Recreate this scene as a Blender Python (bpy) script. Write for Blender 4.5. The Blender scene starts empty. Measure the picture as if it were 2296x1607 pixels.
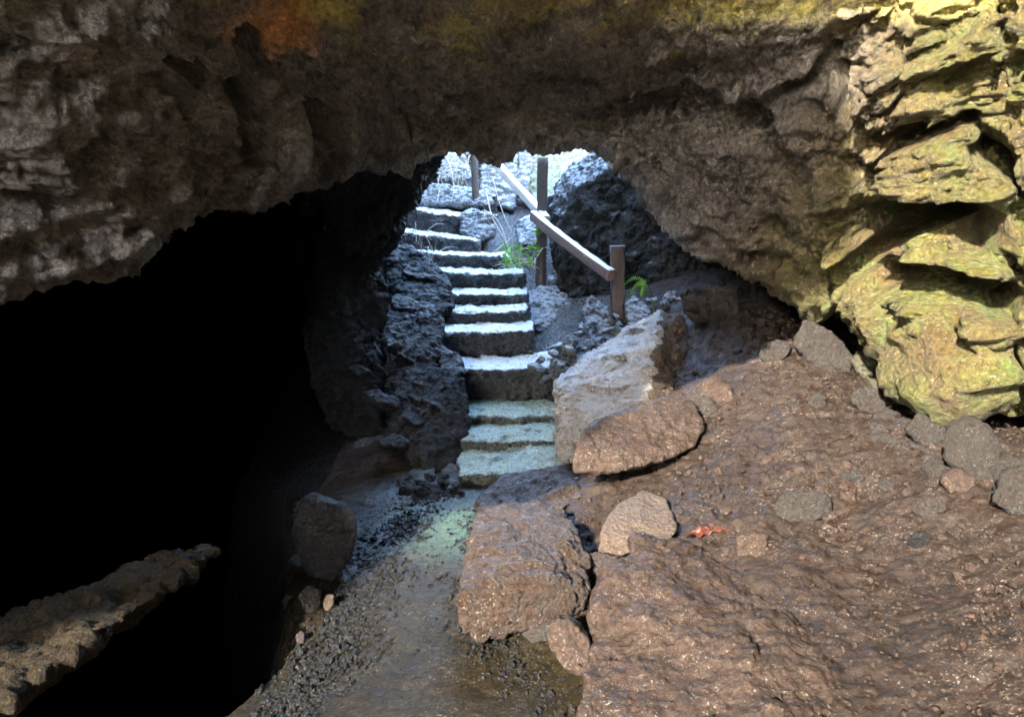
import bpy, bmesh, math, random
import numpy as np
from mathutils import Vector, Matrix

random.seed(7)
RNG = np.random.default_rng(7)
S = bpy.context.scene
COL = S.collection

# ------------------------------------------------------------------ camera
PITCH = math.radians(12.7)
FPX = 1658.0                     # focal length in units of a 2296 px wide picture
CAMZ = 1.75
cam = bpy.data.cameras.new("camera")
cam.sensor_width = 36.0
cam.lens = 36.0 * FPX / 2296.0
cam.clip_start = 0.05
cam.clip_end = 2000
co = bpy.data.objects.new("camera", cam)
COL.objects.link(co)
co.location = (0, 0, CAMZ)
co.rotation_euler = (math.pi / 2 - PITCH, 0, 0)
S.camera = co

# ------------------------------------------------------------------ light
SUN_DIR = Vector((0.45, 0.75, -0.48)).normalized()      # the way the sunlight travels
SUN_EL = math.asin(-SUN_DIR.z)
w = bpy.data.worlds.new("World")
S.world = w
w.use_nodes = True
nt = w.node_tree
sky = nt.nodes.new("ShaderNodeTexSky")
sky.sky_type = 'NISHITA'
sky.sun_disc = False
sky.sun_elevation = SUN_EL
sky.sun_rotation = math.atan2(-SUN_DIR.x, -SUN_DIR.y)
bg = nt.nodes["Background"]
bg.inputs[1].default_value = 0.15
nt.links.new(sky.outputs[0], bg.inputs[0])
sl = bpy.data.lights.new("sun", 'SUN')
sl.energy = 2.0
sl.angle = math.radians(0.5)
sl.color = (1.0, 0.93, 0.84)
so = bpy.data.objects.new("sun", sl)
COL.objects.link(so)
so.rotation_euler = SUN_DIR.to_track_quat('-Z', 'Y').to_euler()
so.location = (-9, -14, 10)
S.view_settings.view_transform = 'Standard'
S.view_settings.look = 'None'
S.view_settings.exposure = 6.15
S.view_settings.gamma = 1.0
S.cycles.use_denoising = True
S.cycles.max_bounces = 8
S.cycles.diffuse_bounces = 4
S.cycles.glossy_bounces = 3
S.cycles.sample_clamp_indirect = 4.0

# ------------------------------------------------------------------ helpers
CP, SP = math.cos(PITCH), math.sin(PITCH)


def at(px, py, Y):
    """Point of the place at forward distance Y, read off the photograph (2296 x 1607 frame)."""
    x = (px - 1148.0) / FPX
    y = -(py - 803.5) / FPX
    yc = CP + y * SP
    t = Y / yc
    return Vector((x * t, Y, CAMZ + t * (-SP + y * CP)))


def project(P):
    d = P - np.array([0, 0, CAMZ])
    f = d[:, 1] * CP - d[:, 2] * SP
    u = d[:, 1] * SP + d[:, 2] * CP
    f = np.where(f < 0.2, 0.2, f)
    return 1148 + FPX * d[:, 0] / f, 803.5 - FPX * u / f


def _hash(ix, iy, iz, k):
    h = (ix.astype(np.int64) * 374761393 + iy.astype(np.int64) * 668265263 + iz.astype(np.int64) * 2147483647 + k * 974711) & 0xFFFFFFFF
    h = ((h ^ (h >> 13)) * 1274126177) & 0xFFFFFFFF
    h = ((h ^ (h >> 16)) * 2246822519) & 0xFFFFFFFF
    return ((h ^ (h >> 15)) & 0xFFFFFF) / float(0xFFFFFF)


def vnoise(P, k=0):
    """gradient noise, about -1..1"""
    i = np.floor(P)
    f = P - i
    u = f * f * f * (f * (f * 6 - 15) + 10)
    i = i.astype(np.int64)
    r = 0
    for dx in (0, 1):
        for dy in (0, 1):
            for dz in (0, 1):
                a, b, c = i[:, 0] + dx, i[:, 1] + dy, i[:, 2] + dz
                gx = _hash(a, b, c, k) * 2 - 1
                gy = _hash(a, b, c, k + 11) * 2 - 1
                gz = _hash(a, b, c, k + 23) * 2 - 1
                d = gx * (f[:, 0] - dx) + gy * (f[:, 1] - dy) + gz * (f[:, 2] - dz)
                wx = u[:, 0] if dx else 1 - u[:, 0]
                wy = u[:, 1] if dy else 1 - u[:, 1]
                wz = u[:, 2] if dz else 1 - u[:, 2]
                r = r + d * wx * wy * wz
    return r * 1.4


def fbm(P, oct=5, k=0, gain=0.5):
    a, s, r = 1.0, 1.0, 0
    for o in range(oct):
        r = r + a * vnoise(P * s + 17.3 * o, k + o * 31)
        a *= gain
        s *= 2.03
    return r


def ridged(P, oct=4, k=0, gain=0.55):
    a, s, r = 1.0, 1.0, 0
    for o in range(oct):
        r = r + a * (1 - 2 * np.abs(vnoise(P * s + 9.1 * o, k + o * 31)))
        a *= gain
        s *= 2.1
    return r


def worley(P, k=0):
    i = np.floor(P).astype(np.int64)
    best = np.full(len(P), 9.0)
    for dx in (-1, 0, 1):
        for dy in (-1, 0, 1):
            for dz in (-1, 0, 1):
                a, b, c = i[:, 0] + dx, i[:, 1] + dy, i[:, 2] + dz
                qx = a + _hash(a, b, c, k)
                qy = b + _hash(a, b, c, k + 5)
                qz = c + _hash(a, b, c, k + 9)
                d = (P[:, 0] - qx) ** 2 + (P[:, 1] - qy) ** 2 + (P[:, 2] - qz) ** 2
                best = np.minimum(best, d)
    return np.sqrt(best)


def facet(P, k=0):
    """broken planes: each cell of a random foam is a plane of its own tilt"""
    i = np.floor(P).astype(np.int64)
    best = np.full(len(P), 9.0)
    val = np.zeros(len(P))
    for dx in (-1, 0, 1):
        for dy in (-1, 0, 1):
            for dz in (-1, 0, 1):
                a, b, c = i[:, 0] + dx, i[:, 1] + dy, i[:, 2] + dz
                q = np.stack([a + _hash(a, b, c, k), b + _hash(a, b, c, k + 5), c + _hash(a, b, c, k + 9)], 1)
                g = np.stack([_hash(a, b, c, k + 13), _hash(a, b, c, k + 17), _hash(a, b, c, k + 19)], 1) * 2 - 1
                r = P - q
                d = (r * r).sum(1)
                v = (r * g).sum(1) + .35 * (_hash(a, b, c, k + 27) * 2 - 1)
                m = d < best
                best = np.where(m, d, best)
                val = np.where(m, v, val)
    return val


def sstep(a, b, x):
    t = np.clip((x - a) / (b - a), 0, 1)
    return t * t * (3 - 2 * t)


def mesh_normals(V, F):
    n = np.zeros_like(V)
    fn = np.cross(V[F[:, 1]] - V[F[:, 0]], V[F[:, 2]] - V[F[:, 0]])
    for c in range(F.shape[1]):
        np.add.at(n, F[:, c], fn)
    n /= np.linalg.norm(n, axis=1)[:, None] + 1e-12
    return n


def np_mesh(name, V, F, mat, smooth=True):
    me = bpy.data.meshes.new(name)
    me.vertices.add(len(V))
    me.vertices.foreach_set("co", V.astype(np.float32).ravel())
    nf, k = F.shape
    me.loops.add(nf * k)
    me.loops.foreach_set("vertex_index", F.astype(np.int32).ravel())
    me.polygons.add(nf)
    me.polygons.foreach_set("loop_start", np.arange(0, nf * k, k, dtype=np.int32))
    me.polygons.foreach_set("use_smooth", np.full(nf, smooth))
    me.update(calc_edges=True)
    me.materials.append(mat)
    return me


def link(name, me, loc=(0, 0, 0), parent=None):
    o = bpy.data.objects.new(name, me)
    COL.objects.link(o)
    o.location = loc
    if parent:
        o.parent = parent
    return o


def tag(o, label=None, cat=None, group=None, kind=None):
    for k_, v in (("label", label), ("category", cat), ("group", group), ("kind", kind)):
        if v:
            o[k_] = v
    return o


def empty(name, loc):
    o = bpy.data.objects.new(name, None)
    COL.objects.link(o)
    o.location = loc
    o.empty_display_size = 0.1
    return o


# ------------------------------------------------------------------ materials
def rock_mat(name, a, b, c, scale=2.0, speck=None, speck_amt=0.0, bump=0.6, fine=40.0, rough=(0.55, 0.9),
             tint=None, spec=0.5, bdist=0.02, top_light=None, coarse=1.6):
    """Mottled rock: a/b broad patches, c smaller blotches, pale specks, wet-dry roughness, fine relief."""
    m = bpy.data.materials.new(name)
    m.use_nodes = True
    t = m.node_tree
    N, L = t.nodes, t.links
    bs = N["Principled BSDF"]
    geo = N.new("ShaderNodeNewGeometry")
    pos = geo.outputs["Position"]

    def noise(sc, det=8, ro=0.6, dist=0.0):
        n = N.new("ShaderNodeTexNoise")
        n.inputs["Scale"].default_value = sc
        n.inputs["Detail"].default_value = det
        n.inputs["Roughness"].default_value = ro
        n.inputs["Distortion"].default_value = dist
        L.new(pos, n.inputs["Vector"])
        return n.outputs["Fac"]

    def ramp(f, lo, hi, to0=0.0, to1=1.0):
        r = N.new("ShaderNodeMapRange")
        r.interpolation_type = 'SMOOTHSTEP'
        L.new(f, r.inputs[0])
        r.inputs[1].default_value = lo
        r.inputs[2].default_value = hi
        r.inputs[3].default_value = to0
        r.inputs[4].default_value = to1
        return r.outputs[0]

    def mix(f, x, y):
        n = N.new("ShaderNodeMix")
        n.data_type = 'RGBA'
        if isinstance(f, float):
            n.inputs[0].default_value = f
        else:
            L.new(f, n.inputs[0])
        for s, v in ((6, x), (7, y)):
            if isinstance(v, tuple):
                n.inputs[s].default_value = (*v, 1)
            else:
                L.new(v, n.inputs[s])
        return n.outputs[2]

    def math_(op, x, y):
        n = N.new("ShaderNodeMath")
        n.operation = op
        for s, v in ((0, x), (1, y)):
            if isinstance(v, (int, float)):
                n.inputs[s].default_value = v
            else:
                L.new(v, n.inputs[s])
        return n.outputs[0]

    colr = mix(ramp(noise(scale, 6, 0.6, 0.4), 0.38, 0.62), a, b)
    colr = mix(ramp(noise(scale * 6.3, 8, 0.7, 0.6), 0.46, 0.68), colr, c)
    if tint:
        for (tc, axis, lo, hi, nsc, amt, *sh) in tint:
            sh = sh[0] if sh else 0.0
            if isinstance(axis, tuple):        # a patch round one spot; the path's green one is painted light
                ds = N.new("ShaderNodeVectorMath")
                ds.operation = 'DISTANCE'
                L.new(pos, ds.inputs[0])
                ds.inputs[1].default_value = axis
                f = ramp(math_('SUBTRACT', lo + hi, ds.outputs["Value"]), hi, lo)
            else:
                sep = N.new("ShaderNodeSeparateXYZ")
                L.new(pos, sep.inputs[0])
                f = ramp(sep.outputs[axis], lo, hi)
            f = math_('MULTIPLY', f, ramp(noise(nsc, 6, 0.65, 0.5), 0.30 + sh, 0.50 + sh))
            f = math_('MULTIPLY', f, amt)
            colr = mix(f, colr, tc)
    dirt = ramp(noise(scale * 22, 8, 0.75), 0.3, 0.72, 0.42, 1.5)
    mm = N.new("ShaderNodeVectorMath")
    mm.operation = 'SCALE'
    L.new(colr, mm.inputs[0])
    L.new(dirt, mm.inputs["Scale"])
    colr = mm.outputs[0]
    if speck:
        f = math_('MULTIPLY', ramp(noise(fine * 2.2, 3, 0.6), 0.60, 0.66), ramp(noise(scale * 3, 4, 0.6), 0.42, 0.6, 0.15, 1.0))
        colr = mix(math_('MULTIPLY', f, speck_amt), colr, speck)
    if top_light:  # upward faces turn pale: light from above painted into the colour
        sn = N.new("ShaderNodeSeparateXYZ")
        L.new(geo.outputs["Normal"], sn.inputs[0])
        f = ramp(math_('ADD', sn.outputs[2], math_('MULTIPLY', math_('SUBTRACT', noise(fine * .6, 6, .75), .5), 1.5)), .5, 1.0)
        colr = mix(f, colr, top_light)
    L.new(colr, bs.inputs["Base Color"])
    L.new(ramp(noise(scale * 9, 6, 0.7), 0.35, 0.68, rough[1], rough[0]), bs.inputs["Roughness"])
    bs.inputs["Specular IOR Level"].default_value = spec
    h = math_('MULTIPLY', noise(fine, 10, 0.72, 0.3), 1.0)
    vo = N.new("ShaderNodeTexVoronoi")
    vo.inputs["Scale"].default_value = fine * 0.9
    L.new(pos, vo.inputs["Vector"])
    h = math_('ADD', h, math_('MULTIPLY', vo.outputs["Distance"], 0.35))
    h = math_('ADD', h, math_('MULTIPLY', noise(fine * 0.28, 6, 0.65, 0.5), coarse))
    bp = N.new("ShaderNodeBump")
    bp.inputs["Strength"].default_value = min(1.0, bump * 1.25)
    bp.inputs["Distance"].default_value = bdist * 1.5
    L.new(h, bp.inputs["Height"])
    L.new(bp.outputs[0], bs.inputs["Normal"])
    return m


def plain_mat(name, c, c2=None, rough=0.6, scale=30, trans=0.0, bump=0.3, stretch=None, top=None):
    m = bpy.data.materials.new(name)
    m.use_nodes = True
    t = m.node_tree
    N, L = t.nodes, t.links
    bs = N["Principled BSDF"]
    tc = N.new("ShaderNodeTexCoord")
    vec = tc.outputs["Object"]
    if stretch:
        mp = N.new("ShaderNodeMapping")
        mp.inputs["Scale"].default_value = stretch
        L.new(vec, mp.inputs[0])
        vec = mp.outputs[0]
    n = N.new("ShaderNodeTexNoise")
    n.inputs["Scale"].default_value = scale
    n.inputs["Detail"].default_value = 8
    n.inputs["Roughness"].default_value = 0.65
    L.new(vec, n.inputs["Vector"])
    r = N.new("ShaderNodeValToRGB")
    r.color_ramp.elements[0].color = (*c, 1)
    r.color_ramp.elements[1].color = (*(c2 or c), 1)
    r.color_ramp.elements[0].position = 0.35
    r.color_ramp.elements[1].position = 0.65
    L.new(n.outputs["Fac"], r.inputs[0])
    L.new(r.outputs[0], bs.inputs["Base Color"])
    if top:                                   # daylight on the upper side, painted in as a paler colour
        g_ = N.new("ShaderNodeNewGeometry")
        sz = N.new("ShaderNodeSeparateXYZ")
        L.new(g_.outputs["Normal"], sz.inputs[0])
        ad = N.new("ShaderNodeMath")
        ad.operation = 'MULTIPLY_ADD'
        L.new(n.outputs["Fac"], ad.inputs[0])
        ad.inputs[1].default_value = .9
        L.new(sz.outputs[2], ad.inputs[2])
        mr = N.new("ShaderNodeMapRange")
        L.new(ad.outputs[0], mr.inputs[0])
        mr.inputs[1].default_value = .85
        mr.inputs[2].default_value = 1.25
        mx_ = N.new("ShaderNodeMix")
        mx_.data_type = 'RGBA'
        L.new(mr.outputs[0], mx_.inputs[0])
        L.new(r.outputs[0], mx_.inputs[6])
        mx_.inputs[7].default_value = (*top, 1)
        L.new(mx_.outputs[2], bs.inputs["Base Color"])
    bs.inputs["Roughness"].default_value = rough
    bp = N.new("ShaderNodeBump")
    bp.inputs["Strength"].default_value = bump
    bp.inputs["Distance"].default_value = 0.01
    L.new(n.outputs["Fac"], bp.inputs["Height"])
    L.new(bp.outputs[0], bs.inputs["Normal"])
    if trans:
        tr = N.new("ShaderNodeBsdfTranslucent")
        L.new(r.outputs[0], tr.inputs[0])
        mx = N.new("ShaderNodeMixShader")
        mx.inputs[0].default_value = trans
        L.new(bs.outputs[0], mx.inputs[1])
        L.new(tr.outputs[0], mx.inputs[2])
        L.new(mx.outputs[0], N["Material Output"].inputs[0])
    return m


M = {}
M['ceiling'] = rock_mat("ceiling_limestone", (0.1470, 0.1203, 0.0997), (0.2161, 0.1871, 0.1555), (0.0477, 0.0397, 0.0358), 1.8, (0.3375, 0.3105, 0.2700), .5, 0.9, 34,
                        tint=[((.022, .019, .017), 2, -5, -4, 3.2, .85, .20), ((.36, .33, .28), 2, -5, -4, 5.1, .6, .24), ((.055, .040, .020), 0, 1.1, 1.6, 2.1, .7), ((.094, .084, .011), 0, 1.3, 1.9, 3.0, .88), ((.066, .104, .017), 0, 1.45, 2.1, 4.0, .9), ((.040, .024, .008), 0, 1.4, 2.0, 2.7, .8, .14),
                              ((.10, .050, .012), 0, 1.2, 1.8, 5.5, .45), ((.50, .42, .10), 2, 2.38, 2.50, 2.6, .9, .10), ((.62, .24, .06), tuple(at(640, 115, 3.15)), .30, .08, 6.0, .9)], bdist=.025, rough=(.32, .78))
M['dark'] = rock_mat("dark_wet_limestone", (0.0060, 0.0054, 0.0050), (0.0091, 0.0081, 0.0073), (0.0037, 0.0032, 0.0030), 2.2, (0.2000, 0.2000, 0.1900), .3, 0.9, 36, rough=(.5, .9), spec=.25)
M['black'] = rock_mat("shade_black_rock", (0.004, 0.004, 0.004), (0.006, 0.005, 0.005), (0.003, 0.003, 0.003), 2.2, (0.050, 0.050, 0.045), .3, 0.9, 36, rough=(.7, .95), spec=.15)  # near-black colour stands in for the shade of the passage and pit
M['shaft'] = rock_mat("weathered_limestone", (0.0506, 0.0516, 0.0524), (0.0782, 0.0792, 0.0800), (0.0276, 0.0304, 0.0294), 2.5, (0.5000, 0.5000, 0.4800), .5, 1.0, 40, top_light=(0.27, 0.31, 0.34), rough=(0.14, 0.42), spec=0.9)
M['moss'] = rock_mat("mossy_limestone", (0.1584, 0.1728, 0.1080), (0.2160, 0.2304, 0.1584), (0.0864, 0.1152, 0.0360), 4, (0.5000, 0.5000, 0.4000), .4, 1.0, 40)
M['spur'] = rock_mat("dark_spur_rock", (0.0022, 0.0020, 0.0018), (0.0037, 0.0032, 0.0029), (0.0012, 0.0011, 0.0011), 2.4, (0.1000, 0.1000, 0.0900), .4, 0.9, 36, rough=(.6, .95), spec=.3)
M['block'] = rock_mat("dark_block_rock", (0.0110, 0.0110, 0.0105), (0.0170, 0.0170, 0.0160), (0.0070, 0.0070, 0.0065), 3, (0.1200, 0.1200, 0.1100), .4, 1.0, 40, top_light=(0.17, 0.2, 0.22), rough=(0.4, 0.8), spec=0.35)
M['bank'] = rock_mat("dark_bank_rock", (0.0022, 0.0022, 0.0020), (0.0034, 0.0034, 0.0031), (0.0014, 0.0015, 0.0013), 3, (0.2500, 0.2500, 0.2400), .4, 1.0, 40, top_light=(0.05, 0.058, 0.058), rough=(0.3, 0.7), spec=0.25)
M['step'] = rock_mat("worn_step_stone", (0.0277, 0.0277, 0.0277), (0.0401, 0.0401, 0.0385), (0.0183, 0.0196, 0.0166), 3, (0.4000, 0.4000, 0.3800), .4, 1.0, 45, top_light=(0.74, 0.79, 0.82), rough=(0.16, 0.45), spec=0.6)
M['lowstep'] = rock_mat("gravelly_step", (0.0582, 0.0641, 0.0524), (0.0874, 0.0902, 0.0757), (0.0350, 0.0437, 0.0291), 6, (0.5000, 0.5000, 0.4500), .7, 1.0, 50, top_light=(0.24, 0.31, 0.24), rough=(0.14, 0.42), spec=0.9)
M['mud'] = rock_mat("brown_cave_mud", (0.0145, 0.0078, 0.0042), (0.0182, 0.0102, 0.0059), (0.0096, 0.0055, 0.0032), 1.5, (0.1800, 0.1575, 0.1295), .8, 0.35, 48, rough=(.36, .9), spec=.3, coarse=.25)
M['gravelpath'] = rock_mat("muddy_gravel_floor", (0.0123, 0.0086, 0.0034), (0.0145, 0.0105, 0.0042), (0.0082, 0.0062, 0.0024), 1.8, (0.1698, 0.1598, 0.1361), .6, 0.3, 55, coarse=.5, rough=(0.3, 0.6), spec=0.2, tint=[((.045, .075, .045), tuple(at(1010, 1170, 3.7)), .55, .12, 9.0, .85)])  # green spot paints the greenish light from the stairs onto the path
M['pebble'] = rock_mat("dark_wet_gravel", (0.0019, 0.0019, 0.0019), (0.0030, 0.0030, 0.0028), (0.0045, 0.0043, 0.0035), 14, (0.1530, 0.1462, 0.1361), .6, 0.6, 70, rough=(0.3, 0.6), spec=0.35)
M['tan'] = rock_mat("mud_stained_boulder", (0.0245, 0.0129, 0.0070), (0.0295, 0.0171, 0.0101), (0.0160, 0.0084, 0.0048), 3.0, (0.1913, 0.1631, 0.1350), .8, 0.45, 50, rough=(.36, .9), spec=.3, coarse=.25)
M['ochre'] = rock_mat("ochre_boulder", (0.0656, 0.0394, 0.0232), (0.0788, 0.0527, 0.0322), (0.0453, 0.0272, 0.0163), 4.0, (0.2385, 0.2115, 0.1765), .5, 0.7, 50)
M['ledge'] = rock_mat("lichen_ledge_rock", (0.0205, 0.0129, 0.0045), (0.0268, 0.0179, 0.0071), (0.0071, 0.0058, 0.0036), 6.0, (0.1300, 0.1000, 0.0600), .4, 0.9, 45, rough=(.5, .9), spec=.2)
M['red'] = rock_mat("red_brown_rock", (0.0169, 0.0095, 0.0068), (0.0221, 0.0128, 0.0095), (0.0122, 0.0068, 0.0052), 4.0, (0.2048, 0.1698, 0.1530), .5, 0.7, 50)
M['olive'] = rock_mat("brown_wet_boulder", (0.0244, 0.0105, 0.0034), (0.0315, 0.0139, 0.0047), (0.0173, 0.0083, 0.0020), 3.4, (0.2250, 0.2025, 0.1688), .9, 0.9, 46, rough=(.32, .75))
M['grey'] = rock_mat("grey_limestone_block", (0.0140, 0.0098, 0.0057), (0.0190, 0.0133, 0.0078), (0.0224, 0.0119, 0.0062), 4.0, (0.1880, 0.1810, 0.1698), .6, 0.8, 50)
M['pale'] = rock_mat("pale_limestone_boulder", (0.2352, 0.2127, 0.1817), (0.3607, 0.3213, 0.2714), (0.2823, 0.1817, 0.0821), 2.6, (0.7000, 0.6800, 0.6400), .6, 1.0, 46, rough=(0.2, 0.5), spec=0.7, top_light=(0.31, 0.295, 0.27))
M['yellow'] = rock_mat("yellow_flowstone", (0.0503, 0.0431, 0.0167), (0.0591, 0.0543, 0.0287), (0.0294, 0.0287, 0.0104), 5.0, (0.1733, 0.1631, 0.1237), .5, 1.0, 40)
M['rubble'] = rock_mat("pale_rubble_floor", (0.0360, 0.0389, 0.0410), (0.0576, 0.0619, 0.0648), (0.0216, 0.0245, 0.0238), 5, (0.5500, 0.5500, 0.5300), .6, 1.0, 45, rough=(0.14, 0.42), spec=0.9)
M['bounce_floor'] = rock_mat("pale_bounce_floor", (0.3000, 0.2550, 0.2025), (0.3450, 0.3000, 0.2400), (0.2550, 0.2175, 0.1725), .8, (0.5000, 0.4600, 0.4000), .4, .4, 40)  # unseen pale floor, added near the camera to bounce light onto the ceiling
M['chamber'] = rock_mat("chamber_rock", (.10, .09, .075), (.14, .125, .105), (.06, .055, .05), .8, (.3, .28, .24), .4, .8, 12)
M['wood_grey'] = plain_mat("weathered_wood", (.42, .41, .40), (.58, .57, .56), .4, 14, bump=.5, stretch=(12, 2, 12), top=(.75, .73, .71))
M['wood_red'] = plain_mat("red_brown_wood", (.07, .036, .032), (.20, .14, .125), .25, 14, bump=.7, stretch=(5, 12, 12), top=(.55, .50, .48))
M['wood_dark'] = plain_mat("dark_bark_wood", (.045, .035, .03), (.10, .08, .07), .8, 20, bump=.6, stretch=(6, 6, 1.2))
M['wood_post'] = plain_mat("dark_red_wood", (.03, .018, .016), (.075, .046, .04), .5, 16, bump=.7, stretch=(9, 9, 1.2))
M['straw'] = plain_mat("dry_straw", (.42, .36, .28), (.58, .54, .46), .7, 8, trans=.15)
M['leaf'] = plain_mat("fresh_green_leaf", (.07, .20, .015), (.16, .34, .04), .45, 10, trans=.45)
M['cloth'] = plain_mat("red_scrap", (.04, .007, .004), (.075, .02, .008), .6, 25)
M['white'] = plain_mat("white_paper", (.22, .21, .20), (.26, .25, .24), .6, 25)


# ------------------------------------------------------------------ sheets
def catmull(A, t):
    """A (n,...) control rows, t in 0..n-1"""
    n = len(A)
    i = np.clip(np.floor(t).astype(int), 0, n - 2)
    f = (t - i).reshape((-1,) + (1,) * (A.ndim - 1))
    p0, p1, p2, p3 = A[np.maximum(i - 1, 0)], A[i], A[i + 1], A[np.minimum(i + 2, n - 1)]
    return 0.5 * (2 * p1 + (p2 - p0) * f + (2 * p0 - 5 * p1 + 4 * p2 - p3) * f * f + (3 * p1 - p0 - 3 * p2 + p3) * f ** 3)


def even(A, step, cap):
    """parameters along a control curve spaced about `step` apart"""
    tt = np.linspace(0, len(A) - 1, 40 * (len(A) - 1) + 1)
    C = catmull(A, tt)
    s = np.concatenate([[0], np.cumsum(np.linalg.norm(np.diff(C, axis=0), axis=1))])
    n = int(min(cap, max(4, s[-1] / step)))
    return np.interp(np.linspace(0, s[-1], n), s, tt)


def lattice(G, su, sv, ru, rv, cap=900):
    """G [rows][cols][3]; even spacing measured along row ru and column rv"""
    tu = even(G[ru], su, cap)
    tv = even(G[:, rv], sv, cap)
    A = catmull(G, tv)                       # (nv, cols, 3)
    B = catmull(A.transpose(1, 0, 2), tu)    # (nu, nv, 3)
    return B.transpose(1, 0, 2)


def grid_faces(nv, nu):
    i = np.arange(nv * nu).reshape(nv, nu)
    return np.stack([i[:-1, :-1], i[:-1, 1:], i[1:, 1:], i[1:, :-1]], -1).reshape(-1, 4)


def seg_dist(px, py, poly):
    best = np.full(len(px), 1e9)
    for (x0, y0), (x1, y1) in zip(poly[:-1], poly[1:]):
        dx, dy = x1 - x0, y1 - y0
        t = np.clip(((px - x0) * dx + (py - y0) * dy) / (dx * dx + dy * dy + 1e-9), 0, 1)
        best = np.minimum(best, np.hypot(px - x0 - t * dx, py - y0 - t * dy))
    return best


# ---------------- cave ceiling and the wall it runs into on the right
# px, lip py, lip Y, depth at the frame's top, middle bulge
CC = [
    (-1100, 780, 2.3, 1.9, 0), (-500, 720, 2.6, 2.1, 0), (-150, 665, 2.9, 2.4, 0), (0, 635, 3.0, 2.5, -.05), (150, 610, 3.2, 2.65, -.05), (330, 545, 3.5, 2.8, 0), (420, 475, 3.8, 2.9, .05),
    (560, 425, 4.1, 3.05, .05), (700, 380, 4.5, 3.2, .1), (840, 356, 4.95, 3.3, .15), (960, 328, 5.05, 3.4, .1), (1050, 328, 5.1, 3.45, .1), (1200, 310, 5.1, 3.5, .1),
    (1320, 312, 5.1, 3.5, .1), (1420, 342, 5.1, 3.5, .1), (1492, 428, 5.1, 3.5, .1), (1598, 538, 5.1, 3.5, 0), (1675, 622, 5.0, 3.5, -.05), (1780, 680, 4.7, 3.5, -.1),
    (1890, 718, 4.45, 3.45, -.1), (1985, 728, 4.2, 3.4, -.1), (2045, 768, 3.95, 3.35, -.05), (2098, 885, 3.7, 3.3, 0), (2185, 912, 3.55, 3.25, 0), (2262, 885, 3.5, 3.2, 0), (2340, 860, 3.4, 3.1, 0),
    (2600, 900, 3.0, 2.8, 0), (3300, 950, 2.4, 2.4, 0)]
ROOF_Y = -0.4
rows = [[] for _ in range(11)]
for (px, py, Y, Yt, bl) in CC:
    if px > 1640:                    # the relief added below hangs lower than this line
        px, py = px + 14, py - 44 * min(1, (px - 1500) / 200)
    lip = np.array(at(px, py, Y))
    top = np.array(at(px, 0, Yt))
    away = np.array([lip[0], lip[1], 0.0])
    away /= np.linalg.norm(away)
    if 930 <= px <= 1425:            # the lintel over the stairs: turns up to the open air
        b1, b2, b3 = lip + (0, .22, .22), lip + (0, .30, .9), lip + (0, .2, 2.6)
    elif px > 1425:                  # the right wall: tucks in over a low dark cleft
        b1, b2, b3 = lip + away * .35 + (0, 0, .06), lip + away * 1.0 + (0, 0, .05), lip + away * 3.2 + (0, 0, .4)
    else:                            # over the dark left passage
        b1, b2, b3 = lip + away * .3 + (0, 0, .12), lip + away * 1.0 + (0, 0, .5), lip + away * 9.5 + (0, 0, 1.6)
    rows[0].append(b3)
    rows[1].append(b2)
    rows[2].append(b1)
    rows[3].append(lip)
    for q, (f, e) in enumerate(((.22, .16), (.5, .45), (.78, .75))):
        rows[4 + q].append(np.array(at(px, py * (1 - f), Y + (Yt - Y) * e + bl)))
    rows[7].append(top)
    ry = np.interp(px, [-200, 700, 1300, 2000, 2600], [1.0, 1.2, 1.9, 2.75, 2.5])     # brink of the roof behind the frame's top edge
    rows[8].append(np.array([top[0] * 1.03, ry + .45 * (top[1] - ry), np.interp(px, [1000, 1500], [2.62, 3.05]) + .08 * abs(top[0])]))
    rows[9].append(np.array([top[0] * 1.1, ry, np.interp(px, [1000, 1500], [3.0, 3.6])]))
    rows[10].append(np.array([top[0] * 1.2, ry + .7, 4.3]))
G = np.array(rows)
Pg = lattice(G, .0125, .0125, 5, 12)
nv, nu = Pg.shape[:2]
V = Pg.reshape(-1, 3)
F = grid_faces(nv, nu)
n = mesh_normals(V, F)
tocam = np.array([0, 0, CAMZ]) - V
# rows run away from the camera and columns to the right: flip once if needed
mid = (V[:, 1] > 2) & (V[:, 1] < 4.5) & (V[:, 2] < 2.6)
if (np.sum(n * tocam, 1)[mid]).mean() < 0:
    n = -n
    F = F[:, ::-1]
px, py = project(V)
left = 1 - sstep(700, 1150, px)
right = sstep(1500, 1950, px)
d = .10 * fbm(V * 1.3, 3, 1) + .05 * ridged(V * 2.6, 4, 3)
d += left * (-.06 * (1 - sstep(.1, .4, worley(V * np.array([9, 9, 10.]), 6))) - .10 * (1 - sstep(.15, .55, worley(V * np.array([5.2, 5.2, 6.5]) + .35 * fbm(V * 4, 2, 40)[:, None], 5))) + .03 * fbm(V * 9, 3, 7))
d += (1 - left) * (1 - right) * (.034 * ridged(V * np.array([4, 7, 9]), 4, 12) - .08 * (1 - sstep(.08, .36, worley(V * np.array([7, 9, 9.]) + .3 * fbm(V * 5, 2, 41)[:, None], 15))) - .035 * (1 - sstep(.08, .36, worley(V * 19, 16))))
dia = V @ np.array([[.8, .2, .0], [.1, .9, .2], [-.5, .3, 1.0]])
d += right * (.06 * ridged(dia * np.array([2.0, 2.4, 4.2]), 5, 21) + .05 * facet(dia * np.array([2.6, 3.2, 5.5]) + .3 * fbm(V * 3, 3, 24)[:, None], 23) + .04 * fbm(V * 7, 3, 22))
calm = 1 - .3 * (1 - left) * (1 - right)
wV = V + .12 * fbm(V * 2.5, 2, 33)[:, None]
d += calm * (.075 * facet(wV * np.array([1.9, 2.3, 3.0]), 34) + .034 * facet(wV * np.array([5.5, 6, 8.]), 35)) + .014 * facet(wV * 15, 36)
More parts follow.
